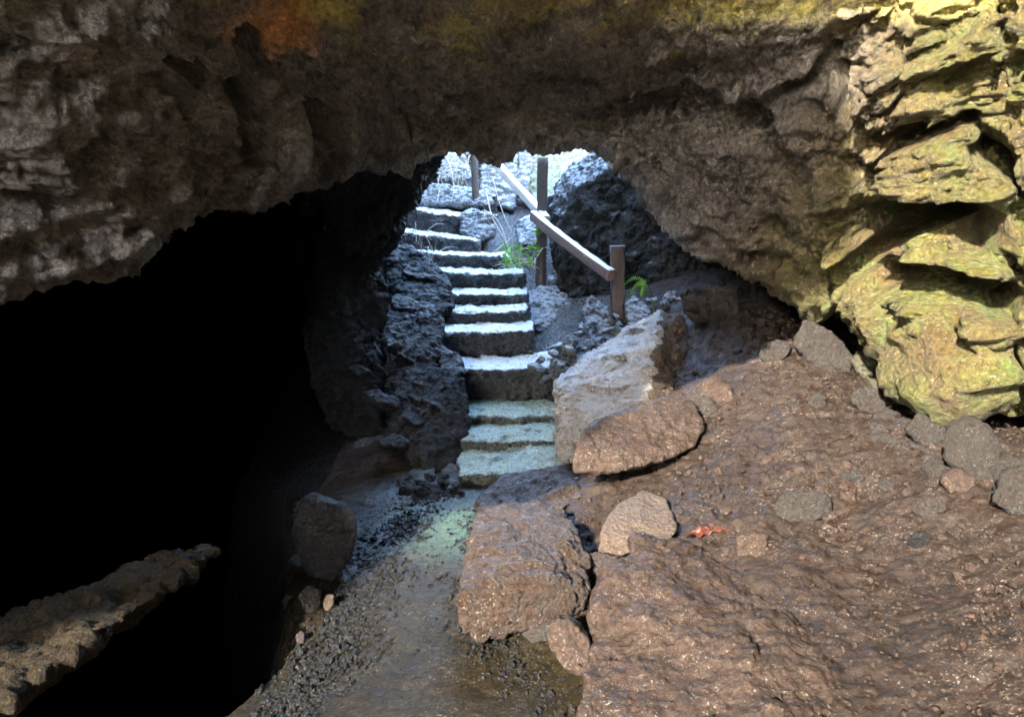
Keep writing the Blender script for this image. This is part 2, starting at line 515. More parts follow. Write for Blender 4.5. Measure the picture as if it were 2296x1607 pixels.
d += .012 * ridged(V * 17, 3, 8) + .007 * fbm(V * 45, 2, 9)


def carve(poly, width, depth, soft=.45):
    global d
    if poly[0][0] > 1750:
        depth *= 1.15
    q = seg_dist(px + 14 * vnoise(V * 9, 90), py + 14 * vnoise(V * 9, 91), poly)
    d = d - depth * (1 - sstep(width * soft, width, q))


carve([(552, 70), (535, 150), (528, 180), (545, 250), (560, 335)], 30, .36)
carve([(370, 130), (440, 150), (500, 165), (525, 185)], 22, .25)
carve([(690, 265), (770, 255), (860, 275), (880, 300)], 50, .34)
carve([(1060, 185), (1130, 182), (1180, 165)], 20, .2)
carve([(1400, 215), (1480, 200), (1580, 225), (1690, 250), (1720, 270)], 52, .36)
carve([(1440, 70), (1530, 105), (1600, 122)], 12, .07)
carve([(1880, 85), (1830, 130), (1760, 170)], 24, .12)
carve([(1905, 120), (1950, 200), (1980, 265), (2100, 262)], 20, .16)
carve([(2040, 300), (2110, 280), (2180, 255)], 24, .2)
carve([(2000, 490), (2090, 470), (2160, 490), (2190, 520)], 62, .42)
carve([(2210, 330), (2260, 370), (2310, 395)], 32, .25)
carve([(2170, 250), (2220, 300), (2280, 370)], 16, .14)
carve([(1960, 570), (2060, 605), (2160, 640), (2250, 665)], 52, .34)
carve([(2120, 545), (2200, 560), (2310, 590)], 26, .14)
carve([(1985, 520), (1950, 600)], 24, .12)
carve([(2265, 690), (2272, 800), (2262, 870)], 16, .25)
carve([(1600, 500), (1640, 530), (1750, 560)], 30, .12)
carve([(1900, 560), (1925, 640)], 16, .06)
carve([(1850, 560), (1890, 660)], 14, .07)
d += .13 * np.exp(-(((px - 2165) / 85) ** 2 + ((py - 790) / 105) ** 2))
d += .09 * np.exp(-(((px - 1900) / 60) ** 2 + ((py - 400) / 60) ** 2))
d += .10 * np.exp(-(((px - 2050) / 120) ** 2 + ((py - 200) / 70) ** 2))
d += .07 * np.exp(-(((px - 2180) / 60) ** 2 + ((py - 420) / 30) ** 2))
V = V + n * d[:, None]
tag(link("cave_ceiling", np_mesh("cave_ceiling", V, F, M['ceiling'])), kind="structure")

# ---------------- ground: one sheet, path, mud mound on the right, pit on the left
GP = []


def gp(px, py, Y):
    GP.append(tuple(at(px, py, Y)))


for q in [(1290, 1100, 4.0), (1450, 1100, 3.7), (1600, 1200, 3.2), (1700, 1050, 3.7), (1600, 850, 4.7), (1750, 720, 5.3), (1880, 805, 4.7), (1950, 1000, 3.7),
          (1900, 1200, 3.1), (2100, 1000, 3.55), (2296, 1080, 3.1), (2296, 1300, 2.5), (2000, 1400, 2.48), (1800, 1300, 2.8), (2000, 1300, 2.78), (1700, 1400, 2.54), (2296, 1607, 1.88), (1700, 1607, 1.97), (2000, 1607, 1.95), (2296, 1450, 2.15),
          (2040, 925, 4.1), (2040, 900, 5.0), (2200, 955, 3.8), (2200, 930, 4.8), (2296, 1000, 3.5), (2296, 965, 4.4), (1650, 655, 5.8), (1500, 690, 6.0), (1330, 770, 6.2), (1280, 850, 5.8)]:
    gp(*q)
GP += [(-.1, 1, 0), (-.1, 2, 0), (-.3, 3, 0), (-.2, 3.8, 0), (-.8, 2, .0), (-.75, 3, .0), (-.6, 4, 0), (.25, 2.2, 0), (.1, 4.1, .0), (.3, 3.0, .02), (-.1, 5, -.05), (-.1, 6, .2), (-.3, 7, .6), (-.8, 8, 1.1), (-1, 9, 1.5),
       (-1, 5, .0), (-1.3, 3.5, -.1), (-1.3, 2.4, -.05), (-2, 4.5, -.5), (-4, 5, -1.0), (-4, 9, -1.2), (-6, 3, -.6), (-2.6, 3, -.2), (-2, 2, .2), (-6, 0, .3), (-6, -5, .3), (0, -5, .2), (6, -5, .5), (4, 1, .6), (6, 3, 1.0), (3.5, 3.2, .45),
       (5, 7, 1.2), (2.5, 7.5, 1.2), (0.5, 8, 1.0), (0, 11, 1.6), (-6, 12, -1), (6, 12, 1.6)]
GP = np.array(GP)
n0 = len(GP)


def tps(r2):
    return np.where(r2 > 0, .5 * r2 * np.log(r2 + 1e-12), 0)


D2 = ((GP[:, None, :2] - GP[None, :, :2]) ** 2).sum(-1)
K = tps(D2) + np.eye(n0) * .02
Q = np.hstack([np.ones((n0, 1)), GP[:, :2]])
A = np.block([[K, Q], [Q.T, np.zeros((3, 3))]])
sol = np.linalg.solve(A, np.concatenate([GP[:, 2], np.zeros(3)]))


def ground_z(x, y):
    r = sol[n0] + sol[n0 + 1] * x + sol[n0 + 2] * y
    for k in range(n0):
        r = r + sol[k] * tps((x - GP[k, 0]) ** 2 + (y - GP[k, 1]) ** 2)
    return r - pit(x, y)


def pit(x, y):
    """the hole that drops away left of the path"""
    e = np.interp(y, [0.5, 1.8, 2.2, 2.75, 3.1, 3.45, 3.8, 4.2, 5.2, 6.5], [-1.15, -1.02, -.95, -.90, -1.02, -1.12, -.90, -1.1, -2.0, -2.2])
    q = np.stack([x * 3, y * 3, 0 * x], 1)
    e = e + .09 * vnoise(q, 62)
    return 2.6 * sstep(0, .55, e - x) * sstep(.6, 1.3, y) * (1 - sstep(7.5, 9, y))


def on_ground(px, py, y0=1.8, y1=7.0):
    """where the line of sight through a pixel meets the ground"""
    Ys = np.linspace(y0, y1, 260)
    pts = np.array([tuple(at(px, py, Y)) for Y in Ys])
    g = ground_z(pts[:, 0], pts[:, 1])
    below = np.where(pts[:, 2] < g)[0]
    k = below[0] if len(below) else len(Ys) - 1
    return Vector((pts[k, 0], pts[k, 1], g[k]))


def path_mask(x, y):
    """1 on the walked path, 0 on the mound"""
    e = np.interp(y, [0, 2.0, 3.0, 3.6, 4.3], [.6, .30, .15, .0, .3])
    return 1 - sstep(-.06, .10, x - e + .08 * vnoise(np.stack([x * 4, y * 4, 0 * x], 1), 61))


xs = np.concatenate([np.linspace(-9, -2.4, 30)[:-1], np.linspace(-2.4, 3.6, 460), np.linspace(3.6, 9, 26)[1:]])
ys = np.concatenate([np.linspace(-8, 1.4, 40)[:-1], np.linspace(1.4, 6.6, 420), np.linspace(6.6, 13, 40)[1:]])
X, Yy = np.meshgrid(xs, ys)
x, y = X.ravel(), Yy.ravel()
z = ground_z(x, y)
V = np.stack([x, y, z], 1)
pm = path_mask(x, y)
fl = np.stack([x, y, 0 * x], 1)
relief = .045 * fbm(fl * 1.5, 3, 70) + .010 * ridged(fl * np.array([3.3, 5, 1]), 4, 71) + .010 * fbm(fl * 13, 4, 72) + .010 * (1 - np.minimum(worley(V * 16, 73), 1)) + .007 * fbm(fl * 40, 2, 75) + .016 * facet(fl * np.array([3, 3.4, 1]) + .2 * fbm(fl * 4, 2, 80)[:, None], 81) + .006 * facet(fl * np.array([9, 10, 1]), 82)
flat = .012 * fbm(fl * 2, 3, 76) + .004 * fbm(fl * 14, 3, 77) + .006 * np.maximum(0, .55 - worley(V * 24, 78)) + .002 * fbm(fl * 60, 2, 79)
V[:, 2] += relief * (1 - pm) + flat * pm
F = grid_faces(len(ys), len(xs))
me = np_mesh("ground", V, F, M['mud'])
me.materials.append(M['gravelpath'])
fc = F[:, 0]
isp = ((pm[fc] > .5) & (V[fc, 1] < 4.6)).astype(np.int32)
me.materials.append(M['rubble'])
rub = sstep(4.9, 5.3, V[fc, 1] + .35 * vnoise(V[fc] * np.array([2.5, 2.5, 0]), 66) - .25 * np.maximum(V[fc, 0] - .6, 0)) > .5
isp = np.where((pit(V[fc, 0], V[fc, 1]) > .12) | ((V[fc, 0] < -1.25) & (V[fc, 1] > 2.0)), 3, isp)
me.materials.append(M['black'])
me.materials.append(M['bounce_floor'])
isp = np.where((V[fc, 1] + .3 * vnoise(V[fc] * np.array([1.5, 1.5, 0]), 67) < 1.15) & (pit(V[fc, 0], V[fc, 1]) < .12), 4, isp)
isp = np.where(rub & (V[fc, 0] < 1.12) & (V[fc, 0] > -1.15), 2, isp).astype(np.int32)
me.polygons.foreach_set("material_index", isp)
tag(link("ground", me), kind="structure")


# ---------------- generic rough wall sheet
def wall(name, G, mat, step=.03, amp=.12, k=0, freq=1.6, toward=None):
    G = np.array(G, float)
    Pg = lattice(G, step, step, len(G) // 2, G.shape[1] // 2)
    nv, nu = Pg.shape[:2]
    V = Pg.reshape(-1, 3)
    F = grid_faces(nv, nu)
    n = mesh_normals(V, F)
    d = amp * (fbm(V * freq, 4, 100 + k) + .6 * ridged(V * freq * 2.2, 4, 130 + k)) + .25 * amp * ridged(V * freq * 7, 3, 160 + k)
    V = V + n * d[:, None]
    return tag(link(name, np_mesh(name, V, F, mat)), kind="structure")


def vwall(name, path, z0, z1, mat, **kw):
    """upright wall along a plan path [(x, y)]; z0/z1 numbers or per-point lists"""
    k = len(path)
    z0 = z0 if isinstance(z0, (list, tuple)) else [z0] * k
    z1 = z1 if isinstance(z1, (list, tuple)) else [z1] * k
    G = [[(p[0], p[1], a + (b - a) * f) for p, a, b in zip(path, z0, z1)] for f in (0, .33, .66, 1)]
    return wall(name, G, mat, **kw)


# the dark passage to the left, its end walls
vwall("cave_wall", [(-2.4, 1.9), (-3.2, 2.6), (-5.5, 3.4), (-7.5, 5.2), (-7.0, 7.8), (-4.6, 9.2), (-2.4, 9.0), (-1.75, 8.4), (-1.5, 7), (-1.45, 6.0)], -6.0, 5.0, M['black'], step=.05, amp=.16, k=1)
# the shaft round the stairs, open to the sky
vwall("cave_wall", [(-1.75, 6.2), (-1.9, 7.6), (-2.1, 9.2), (-1.5, 10.2), (-.4, 10.4), (.8, 10.2), (1.8, 9.9), (3.0, 9.6)], .2, [2.8, 2.7, 2.6, 2.5, 2.4, 2.5, 2.6, 2.8], M['shaft'], step=.03, amp=.13, k=2)
vwall("cave_wall", [(2.2, 10.2), (2.9, 8.4), (3.2, 7.0), (4.2, 5.6), (4.6, 4.6), (4.6, 3.2), (4.6, 1.0), (4.8, -2)], -.2, 4.6, M['ceiling'], step=.05, amp=.14, k=3)


# unseen chamber added behind the camera; a hole in its rear wall shapes the sunbeam
BEAM_SHAPE = np.array([(-.95, -2.6), (-.93, .5), (-.75, .5), (-.12, .45), (-.02, 2.2), (.95, 2.2), (1.24, 2.3), (1.34, 2.9), (3.6, 3.1), (3.8, -2.6)])   # where its light falls, measured in the upright plane y = 3


def inside(px_, pz_, poly):
    r = np.zeros(len(px_), bool)
    j = len(poly) - 1
    for i in range(len(poly)):
        (x0, z0), (x1, z1) = poly[i], poly[j]
        c = ((z0 > pz_) != (z1 > pz_)) & (px_ < (x1 - x0) * (pz_ - z0) / (z1 - z0 + 1e-9) + x0)
        r ^= c
        j = i
    return r


gx, gz = np.meshgrid(np.linspace(-12, 7, 320), np.linspace(-.6, 11, 200))
V = np.stack([gx.ravel(), np.full(gx.size, -6.0), gz.ravel()], 1)
F = grid_faces(200, 320)
C = V[F].mean(1)
t = (3 - C[:, 1]) / SUN_DIR.y
nz = np.stack([C[:, 0] * 1.1, C[:, 2] * 1.1, 0 * t], 1)
hx = C[:, 0] + SUN_DIR.x * t + .22 * fbm(nz * 1.3, 5, 400)
hz = C[:, 2] + SUN_DIR.z * t + .22 * fbm(nz * 1.3, 5, 401)
hole = inside(hx, hz, BEAM_SHAPE)
F = F[~hole]
V[:, 1] += .35 * fbm(V * .9, 4, 402)
tag(link("cave_wall", np_mesh("cave_wall", V, F, M['chamber'])), kind="structure")  # unseen rear wall, added with its hole cut to the beam outline
SV, SF = [], []                          # unseen slats added across the opening to thin the sunlight
zz = 2.0
while zz < 10.0:
    k_ = len(SV)
    h_ = .026
    for xx in np.linspace(-9.5, 2.5, 9):
        SV += [(xx, -6.5, zz), (xx, -6.5, zz + h_), (xx, -6.494, zz + h_), (xx, -6.494, zz)]
    for q in range(8):
        for e in range(4):
            a_ = k_ + q * 4
            SF.append((a_ + e, a_ + (e + 1) % 4, a_ + 4 + (e + 1) % 4, a_ + 4 + e))
    zz += .042
tag(link("added_sun_slats", np_mesh("added_sun_slats", np.array(SV), np.array(SF), M['straw'], False)), "added slat screen, unseen behind the viewer, thinning the sunlight", "blind")
vwall("cave_wall", [(-11.5, -6.4), (-11.0, -2), (-10.5, 3), (-9, 7)], -3, 11, M['chamber'], step=.2, amp=.3, k=7, freq=.8)
vwall("cave_wall", [(6.0, -6.4), (5.6, -3), (4.6, 0), (4.4, 3)], -.6, 11, M['chamber'], step=.2, amp=.3, k=8, freq=.8)
wall("cave_ceiling", [[(x_, y_, z_) for x_ in (-12, -6, -2, 2, 7)] for y_, z_ in ((-6.6, 10.0), (-3, 7.6), (0, 5.5), (2.6, 4.0), (4.4, 3.3))], M['chamber'], step=.15, amp=.25, k=9, freq=.8)


# ------------------------------------------------------------------ stones
def hull_mesh(name, pts, mat, voxel, smooth=4, amp=.02, freq=5.0, seed=0, sharp=.5):
    bm = bmesh.new()
    for p in pts:
        bm.verts.new(p)
    r = bmesh.ops.convex_hull(bm, input=bm.verts[:])
    dead = [g for g in set(r['geom_interior']) | set(r['geom_unused']) if isinstance(g, bmesh.types.BMVert) and g.is_valid]
    bmesh.ops.delete(bm, geom=dead, context='VERTS')
    bmesh.ops.recalc_face_normals(bm, faces=bm.faces[:])
    tmp = bpy.data.meshes.new("tmp")
    bm.to_mesh(tmp)
    bm.free()
    o = bpy.data.objects.new("tmp", tmp)
    COL.objects.link(o)
    md = o.modifiers.new("r", 'REMESH')
    md.mode = 'VOXEL'
    md.voxel_size = voxel
    if smooth:
        ms = o.modifiers.new("s", 'SMOOTH')
        ms.factor = .5
        ms.iterations = smooth
    dg = bpy.context.evaluated_depsgraph_get()
    ev = bpy.data.meshes.new_from_object(o.evaluated_get(dg))
    bpy.data.objects.remove(o)
    bpy.data.meshes.remove(tmp)
    nvt = len(ev.vertices)
    V = np.empty(nvt * 3)
    ev.vertices.foreach_get("co", V)
    V = V.reshape(-1, 3)
    N = np.empty(nvt * 3)
    ev.vertex_normals.foreach_get("vector", N)
    N = N.reshape(-1, 3)
    P = V + seed * 3.17
    d = amp * (fbm(P * freq, 4, seed) * (1 - sharp) + ridged(P * freq * 1.3, 4, seed + 7) * sharp * .6 + .35 * fbm(P * freq * 5, 3, seed + 3) + .18 * ridged(P * freq * 14, 2, seed + 5))
    wp = P + .25 / freq * fbm(P * freq, 2, seed + 21)[:, None]
    d -= amp * .8 * np.maximum(0, .5 - worley(P * freq * 1.7, seed + 9))
    d += amp * (.75 * facet(wp * freq * .8, seed + 31) + .35 * facet(wp * freq * 2.3, seed + 37))
    V = V + N * d[:, None]
    base = np.array([(V[:, 0].min() + V[:, 0].max()) / 2, (V[:, 1].min() + V[:, 1].max()) / 2, V[:, 2].min()])
    V -= base
    ev.vertices.foreach_set("co", V.ravel())
    ev.polygons.foreach_set("use_smooth", np.ones(len(ev.polygons), bool))
    ev.materials.clear()
    ev.materials.append(mat)
    ev.name = name
    ev.update()
    return ev, tuple(base)


_seed = [3]


def rock(name, pts, thick, mat, label, cat, voxel=.014, smooth=4, amp=.02, freq=5.0, sharp=.5, group=None, parent=None, sink=.06, extra=(), inset=.78, snap=None):
    """A stone from corner points read off the photograph (px, py, Y), given its own depth behind them."""
    _seed[0] += 1
    if snap is not None:
        lowest = max(pts, key=lambda p: p[1])
        dY = on_ground(lowest[0], lowest[1]).y + snap - lowest[2]
        b0 = lowest[2]
        pts = [(p[0], p[1], b0 + dY + .3 * (p[2] - b0)) for p in pts]
    P = [at(*p) for p in pts]
    c = sum(P, Vector()) / len(P)
    aw = Vector((c.x, c.y, 0)).normalized()
    B = []
    for p in P:
        q = c + (p - c) * inset + aw * thick
        q.z -= sink
        B.append(q)
    lo = min(P, key=lambda p: p.z)
    B.append(Vector((c.x, c.y, lo.z - sink)) + aw * thick * .3)
    B += [Vector(e) for e in extra]
    me, base = hull_mesh(name, P + B, M[mat], voxel, smooth, amp, freq, _seed[0], sharp)
    o = link(name, me, base, parent)
    if label:
        tag(o, label, cat, group)
    return o


# left jamb of the opening and the shelf in the lower left corner
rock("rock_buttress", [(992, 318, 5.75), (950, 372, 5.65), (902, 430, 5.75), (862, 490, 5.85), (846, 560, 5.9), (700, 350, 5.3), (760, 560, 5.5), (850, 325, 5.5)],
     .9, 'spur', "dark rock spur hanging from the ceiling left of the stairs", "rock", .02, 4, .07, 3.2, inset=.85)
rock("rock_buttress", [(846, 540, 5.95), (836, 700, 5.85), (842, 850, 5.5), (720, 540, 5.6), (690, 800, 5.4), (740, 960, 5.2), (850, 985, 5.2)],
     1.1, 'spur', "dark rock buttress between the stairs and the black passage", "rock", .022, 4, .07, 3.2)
rock("rock_ledge", [(-160, 1520, 1.85), (0, 1445, 2.0), (150, 1392, 2.15), (330, 1280, 2.45), (470, 1218, 2.7), (495, 1228, 2.66), (350, 1318, 2.36), (215, 1405, 2.11), (80, 1530, 1.84), (-150, 1690, 1.6)],
     .10, 'ledge', "rough ochre rock ledge in the dark lower left corner", "rock", .011, 1, .034, 6, .3, sink=.08,
     extra=[(-2.5, 2.2, .0), (-2.1, 2.8, .0), (-2.2, 1.4, .15)])

# ---------------- stairs
stairs = empty("stone_staircase", (0, 4.3, 0))
tag(stairs, "rough stone staircase climbing from the dark cave to daylight", "stairs")
ST = [((1030, 1066), (1275, 1050), 4.3), ((1035, 990), (1262, 986), 4.75), ((1035, 934), (1262, 932), 5.15), ((1015, 828), (1235, 826), 5.6), ((985, 748), (1192, 742), 6.0), ((1000, 702), (1178, 699), 6.35),
      ((985, 659), (1180, 661), 6.7), ((955, 611), (1172, 615), 7.05), ((925, 569), (1140, 577), 7.4), ((862, 517), (1072, 540), 7.75), ((890, 467), (1060, 489), 8.15), ((930, 424), (1110, 440), 8.7)]
for i, (l, r, Y) in enumerate(ST):
    Yn = ST[i + 1][2] + .12 if i + 1 < len(ST) else Y + .7
    a, b = at(l[0], l[1], Y), at(r[0], r[1], Y)
    c, dd = a.copy(), b.copy()
    c.y = dd.y = Yn
    up = -.02 if i < 3 else .0
    if i + 1 < len(ST):
        na, nb = at(*ST[i + 1][0], ST[i + 1][2]), at(*ST[i + 1][1], ST[i + 1][2])
        c.x, dd.x = min(a.x, na.x) - .02, max(b.x, nb.x) + .02
    c.z += up
    dd.z += up
    P = [a, b, c, dd]
    mid = (a + b) / 2 + Vector((0, -.03, -.005))
    P.append(mid)
    for p in (a, b, c, dd):
        P.append(Vector((p.x, p.y + (.03 if p.y < Yn - .1 else 0), p.z - .42)))
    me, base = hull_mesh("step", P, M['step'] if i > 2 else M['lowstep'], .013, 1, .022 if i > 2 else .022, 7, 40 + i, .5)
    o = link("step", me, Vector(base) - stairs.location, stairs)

# ---------------- handrail
def beam(name, p0, p1, wd, ht, mat, parent, rnd=0, bend=0, seg=24, k=0):
    p0, p1 = Vector(p0), Vector(p1)
    ax = (p1 - p0).normalized()
    ref = Vector((0, 0, 1)) if abs(ax.z) < .9 else Vector((0, -1, 0))
    sx = ax.cross(ref).normalized()
    sy = sx.cross(ax).normalized()
    m = 20
    V, F = [], []
    for i in range(seg + 1):
        f = i / seg
        c = p0.lerp(p1, f) + sy * bend * math.sin(math.pi * f)
        for j in range(m):
            a = 2 * math.pi * (j + .5) / m
            ca, sa = math.cos(a), math.sin(a)
            e = .5 if rnd else .22
            e = 1.0 if rnd else e
            u = math.copysign(abs(ca) ** e, ca) * wd / 2
            v = math.copysign(abs(sa) ** e, sa) * ht / 2
            V.append(c + sx * u + sy * v)
    for i in range(seg):
        for j in range(m):
            F.append((i * m + j, i * m + (j + 1) % m, (i + 1) * m + (j + 1) % m, (i + 1) * m + j))
    V = np.array([tuple(v) for v in V])
    ctr = np.array(tuple(p0.lerp(p1, .5)))
    nn = vnoise(V * np.array([30, 30, 6.0]), 200 + k) * .006 + vnoise(V * 5, 210 + k) * .008
    axv = np.array(tuple(ax))
    rel = V - ctr
    rad = rel - np.outer(rel @ axv, axv)
    V = V + rad / (np.linalg.norm(rad, axis=1)[:, None] + 1e-9) * nn[:, None]
    me = bpy.data.meshes.new(name)
    bm = bmesh.new()
    vs = [bm.verts.new(v) for v in V]
    for f in F:
        bm.faces.new([vs[q] for q in f])
    bm.faces.new([vs[q] for q in range(m)][::-1])
    bm.faces.new([vs[seg * m + q] for q in range(m)])
    for f in bm.faces:
        f.smooth = len(f.verts) == 4
    bm.to_mesh(me)
    bm.free()
    me.materials.append(M[mat])
    o = link(name, me, (0, 0, 0), parent)
    if parent:
        o.location = -parent.location
    return o


P3 = at(1385, 760, 6.25)
rail = empty("handrail", P3)
tag(rail, "rustic wooden handrail with round posts along the right of the stairs", "handrail")
o = beam("post", at(1386, 790, 6.25), at(1384, 551, 6.25), .115, .10, 'wood_post', rail, 0, k=1)
o["label"] = "squared red brown post at the foot of the handrail"
beam("post", at(1212, 680, 7.35), at(1217, 354, 7.35), .105, .105, 'wood_dark', rail, 1, k=2)
beam("post", at(1070, 500, 8.6), at(1062, 335, 8.6), .075, .075, 'wood_dark', rail, 1, k=3)
o = beam("rail", at(1372, 618, 6.12), at(1196, 484, 7.30), .075, .09, 'wood_red', rail, 0, -.012, k=4)
o["label"] = "lower rail of bowed reddish timber"
o = beam("rail", at(1226, 494, 7.22), at(1088, 340, 8.75), .07, .08, 'wood_grey', rail, 0, k=5)
o["label"] = "upper rail of pale weathered timber"

# ---------------- boulders
R = rock
o = R("boulder", [(1246, 860, 4.8), (1240, 920, 4.65), (1252, 1032, 4.35), (1300, 1036, 4.2), (1335, 792, 5.25), (1400, 745, 5.4), (1475, 700, 5.5), (1528, 708, 5.55), (1534, 850, 5.15), (1510, 905, 4.7), (1468, 770, 5.0), (1455, 880, 4.55), (1340, 985, 4.25)],
  .5, 'pale', "large pale boulder with a sharp ridge, beside the bottom steps", "boulder", .016, 2, .028, 6)
o.data.materials.append(M['ochre'])
nrm = np.empty(len(o.data.polygons) * 3)
o.data.polygons.foreach_get("normal", nrm)
ctr = np.empty(len(o.data.polygons) * 3)
o.data.polygons.foreach_get("center", ctr)
ctr = ctr.reshape(-1, 3) + np.array(tuple(o.location))
cx_, cy_ = project(ctr)
shaded_side = cx_ + 26 * fbm(ctr * 6, 3, 500) > 1470 - (cy_ - 770) * .16        # brown right of the ridge, pale left: its shade and light painted in
o.data.polygons.foreach_set("material_index", shaded_side.astype(np.int32))
R("boulder", [(1283, 1062, 3.75), (1288, 1005, 3.8), (1312, 958, 3.95), (1400, 925, 4.1), (1500, 893, 4.3), (1558, 902, 4.3), (1578, 955, 4.1), (1562, 998, 3.95), (1500, 1028, 3.85), (1440, 1046, 3.75)],
  .35, 'tan', "long tan slab leaning in front of the pale ridged boulder", "boulder", .012, 5, .016, 5)
R("boulder", [(1066, 1165, 3.32), (1120, 1150, 3.4), (1230, 1150, 3.42), (1285, 1182, 3.28), (1318, 1262, 3.0), (1326, 1330, 2.84), (1300, 1368, 2.76), (1180, 1405, 2.68), (1065, 1442, 2.60), (1043, 1410, 2.62), (1030, 1335, 2.70), (1080, 1245, 2.96), (1100, 1300, 2.74), (1215, 1295, 2.74), (1290, 1310, 2.80), (1260, 1230, 3.02)],
  .40, 'olive', "big wet brown boulder beside the gravel path", "boulder", .011, 2, .024, 5, .5)
R("boulder", [(1075, 1120, 3.9), (1125, 1068, 4.15), (1280, 1045, 4.3), (1310, 1110, 3.85), (1230, 1165, 3.6), (1062, 1158, 3.65)],
  .2, 'olive', "flat brown slab lying at the foot of the stairs", "boulder", .014, 3, .022, 6)
R("boulder", [(1338, 1240, 2.98), (1345, 1190, 3.08), (1390, 1130, 3.35), (1440, 1096, 3.55), (1495, 1118, 3.45), (1522, 1175, 3.2), (1508, 1212, 3.05), (1395, 1248, 2.95)],
  .2, 'ochre', "rounded orange tan boulder next to the red scrap", "boulder", .011, 6, .013, 5, .4)
R("rock", [(1318, 1245, 2.92), (1345, 1235, 2.95), (1385, 1250, 2.9), (1380, 1285, 2.82), (1340, 1307, 2.76), (1320, 1290, 2.8)],
  .12, 'red', "small red brown rock wedged below the orange boulder", "rock", .009, 3, .01, 8, snap=-.02)
R("rock", [(1232, 1400, 2.62), (1280, 1392, 2.62), (1318, 1430, 2.5), (1326, 1480, 2.38), (1310, 1516, 2.3), (1270, 1500, 2.32), (1232, 1450, 2.45)],
  .16, 'tan', "glistening tan rock wedged beside the foreground outcrop", "rock", .009, 4, .014, 8, .6, snap=-.02)
R("rock", [(1170, 1420, 2.68), (1205, 1398, 2.72), (1236, 1400, 2.7), (1236, 1432, 2.62), (1190, 1440, 2.6)], .1, 'grey', "little dark rock under the edge of the wet brown boulder", "rock", .009, 2, .009, 9, snap=-.02)
R("outcrop", [(1425, 1212, 2.98), (1520, 1205, 3.05), (1640, 1240, 2.98), (1720, 1290, 2.85), (1395, 1265, 2.85), (1338, 1345, 2.62), (1322, 1420, 2.42), (1318, 1520, 2.2), (1300, 1640, 1.98), (1290, 1750, 1.8),
              (1420, 1420, 2.42), (1600, 1380, 2.56), (1750, 1420, 2.45), (1850, 1520, 2.2), (1900, 1650, 1.92), (1600, 1700, 1.88), (1900, 1800, 1.6)],
  .35, 'tan', "huge mud coated outcrop filling the lower right foreground", "boulder", .0125, 5, .048, 1.9, .1, sink=.25)
R("rock", [(1655, 1205, 3.1), (1690, 1190, 3.15), (1722, 1200, 3.1), (1726, 1240, 2.98), (1700, 1258, 2.92), (1655, 1245, 2.98)], .12, 'tan', "half buried tan rock right of the red scrap", "rock", .01, 3, .012, 8, snap=-.02)
R("rock", [(1735, 1150, 3.3), (1745, 1118, 3.4), (1790, 1100, 3.48), (1850, 1112, 3.42), (1866, 1145, 3.3), (1820, 1172, 3.2), (1760, 1165, 3.22)], .16, 'grey', "grey flat bottomed rock alone on the middle of the mud slope", "rock", .01, 3, .013, 8, snap=-.02)
R("rock", [(1568, 885, 4.4), (1580, 850, 4.5), (1610, 843, 4.5), (1640, 868, 4.42), (1656, 905, 4.3), (1620, 908, 4.28)], .14, 'tan', "pinkish rock behind the long tan slab", "rock", .011, 2, .012, 8, snap=-.02)
R("rock", [(1546, 900, 4.3), (1560, 886, 4.35), (1590, 888, 4.33), (1606, 915, 4.2), (1590, 934, 4.15)], .1, 'grey', "small whitish rock at the top end of the tan slab", "rock", .01, 2, .01, 9, snap=-.02)
R("rock", [(1700, 800, 4.75), (1712, 770, 4.85), (1745, 760, 4.9), (1772, 768, 4.85), (1765, 795, 4.75), (1735, 818, 4.65)], .16, 'grey', "rounded greenish tan rock high on the mud slope", "rock", .011, 4, .011, 7, snap=-.02)
R("rock", [(1778, 770, 4.95), (1803, 715, 5.15), (1840, 730, 5.1), (1890, 765, 4.95), (1912, 800, 4.8), (1905, 832, 4.65), (1850, 808, 4.75), (1800, 790, 4.8)], .12, 'grey', "slanting grey slab with a thin white left edge", "rock", .012, 1, .012, 7, snap=-.02)
R("rock", [(1808, 800, 4.7), (1825, 778, 4.78), (1855, 800, 4.68), (1870, 825, 4.58), (1840, 822, 4.58)], .1, 'grey', "small flat stone under the slanting grey slab", "rock", .011, 2, .01, 9, snap=-.02)
R("boulder", [(1525, 665, 5.9), (1545, 648, 6.0), (1650, 645, 5.9), (1656, 690, 5.75), (1640, 715, 5.6), (1545, 712, 5.65)], .35, 'grey', "dark blocky boulder at the back where the ceiling meets the mound", "boulder", .016, 2, .022, 6, snap=-.02)
R("rock", [(1906, 895, 4.1), (1925, 868, 4.2), (1965, 870, 4.2), (1998, 900, 4.05), (1990, 930, 3.95), (1935, 925, 3.97)], .16, 'grey', "rounded grey rock with a pale left side below the yellow flowstone", "rock", .011, 4, .011, 7, snap=-.02)
R("boulder", [(2112, 1000, 3.6), (2125, 955, 3.75), (2170, 938, 3.8), (2215, 955, 3.72), (2242, 1010, 3.55), (2225, 1055, 3.4), (2160, 1050, 3.42), (2120, 1030, 3.5)], .25, 'grey', "big rounded grey boulder under the drapery", "boulder", .012, 5, .016, 6, snap=-.02)
R("boulder", [(2232, 1120, 3.15), (2250, 1060, 3.3), (2300, 1045, 3.3), (2350, 1080, 3.2), (2340, 1150, 3.0), (2270, 1150, 3.02)], .25, 'grey', "grey boulder cut by the right edge of the picture", "boulder", .012, 4, .014, 6, snap=-.02)
R("flowstone", [(1905, 800, 4.55), (1935, 790, 4.6), (2000, 845, 4.45), (2040, 915, 4.2), (2030, 928, 4.1), (1995, 905, 4.15), (1950, 850, 4.35)], .25, 'yellow', "yellow flowstone tongue rising out of the mud slope", "rock formation", .012, 2, .02, 8)
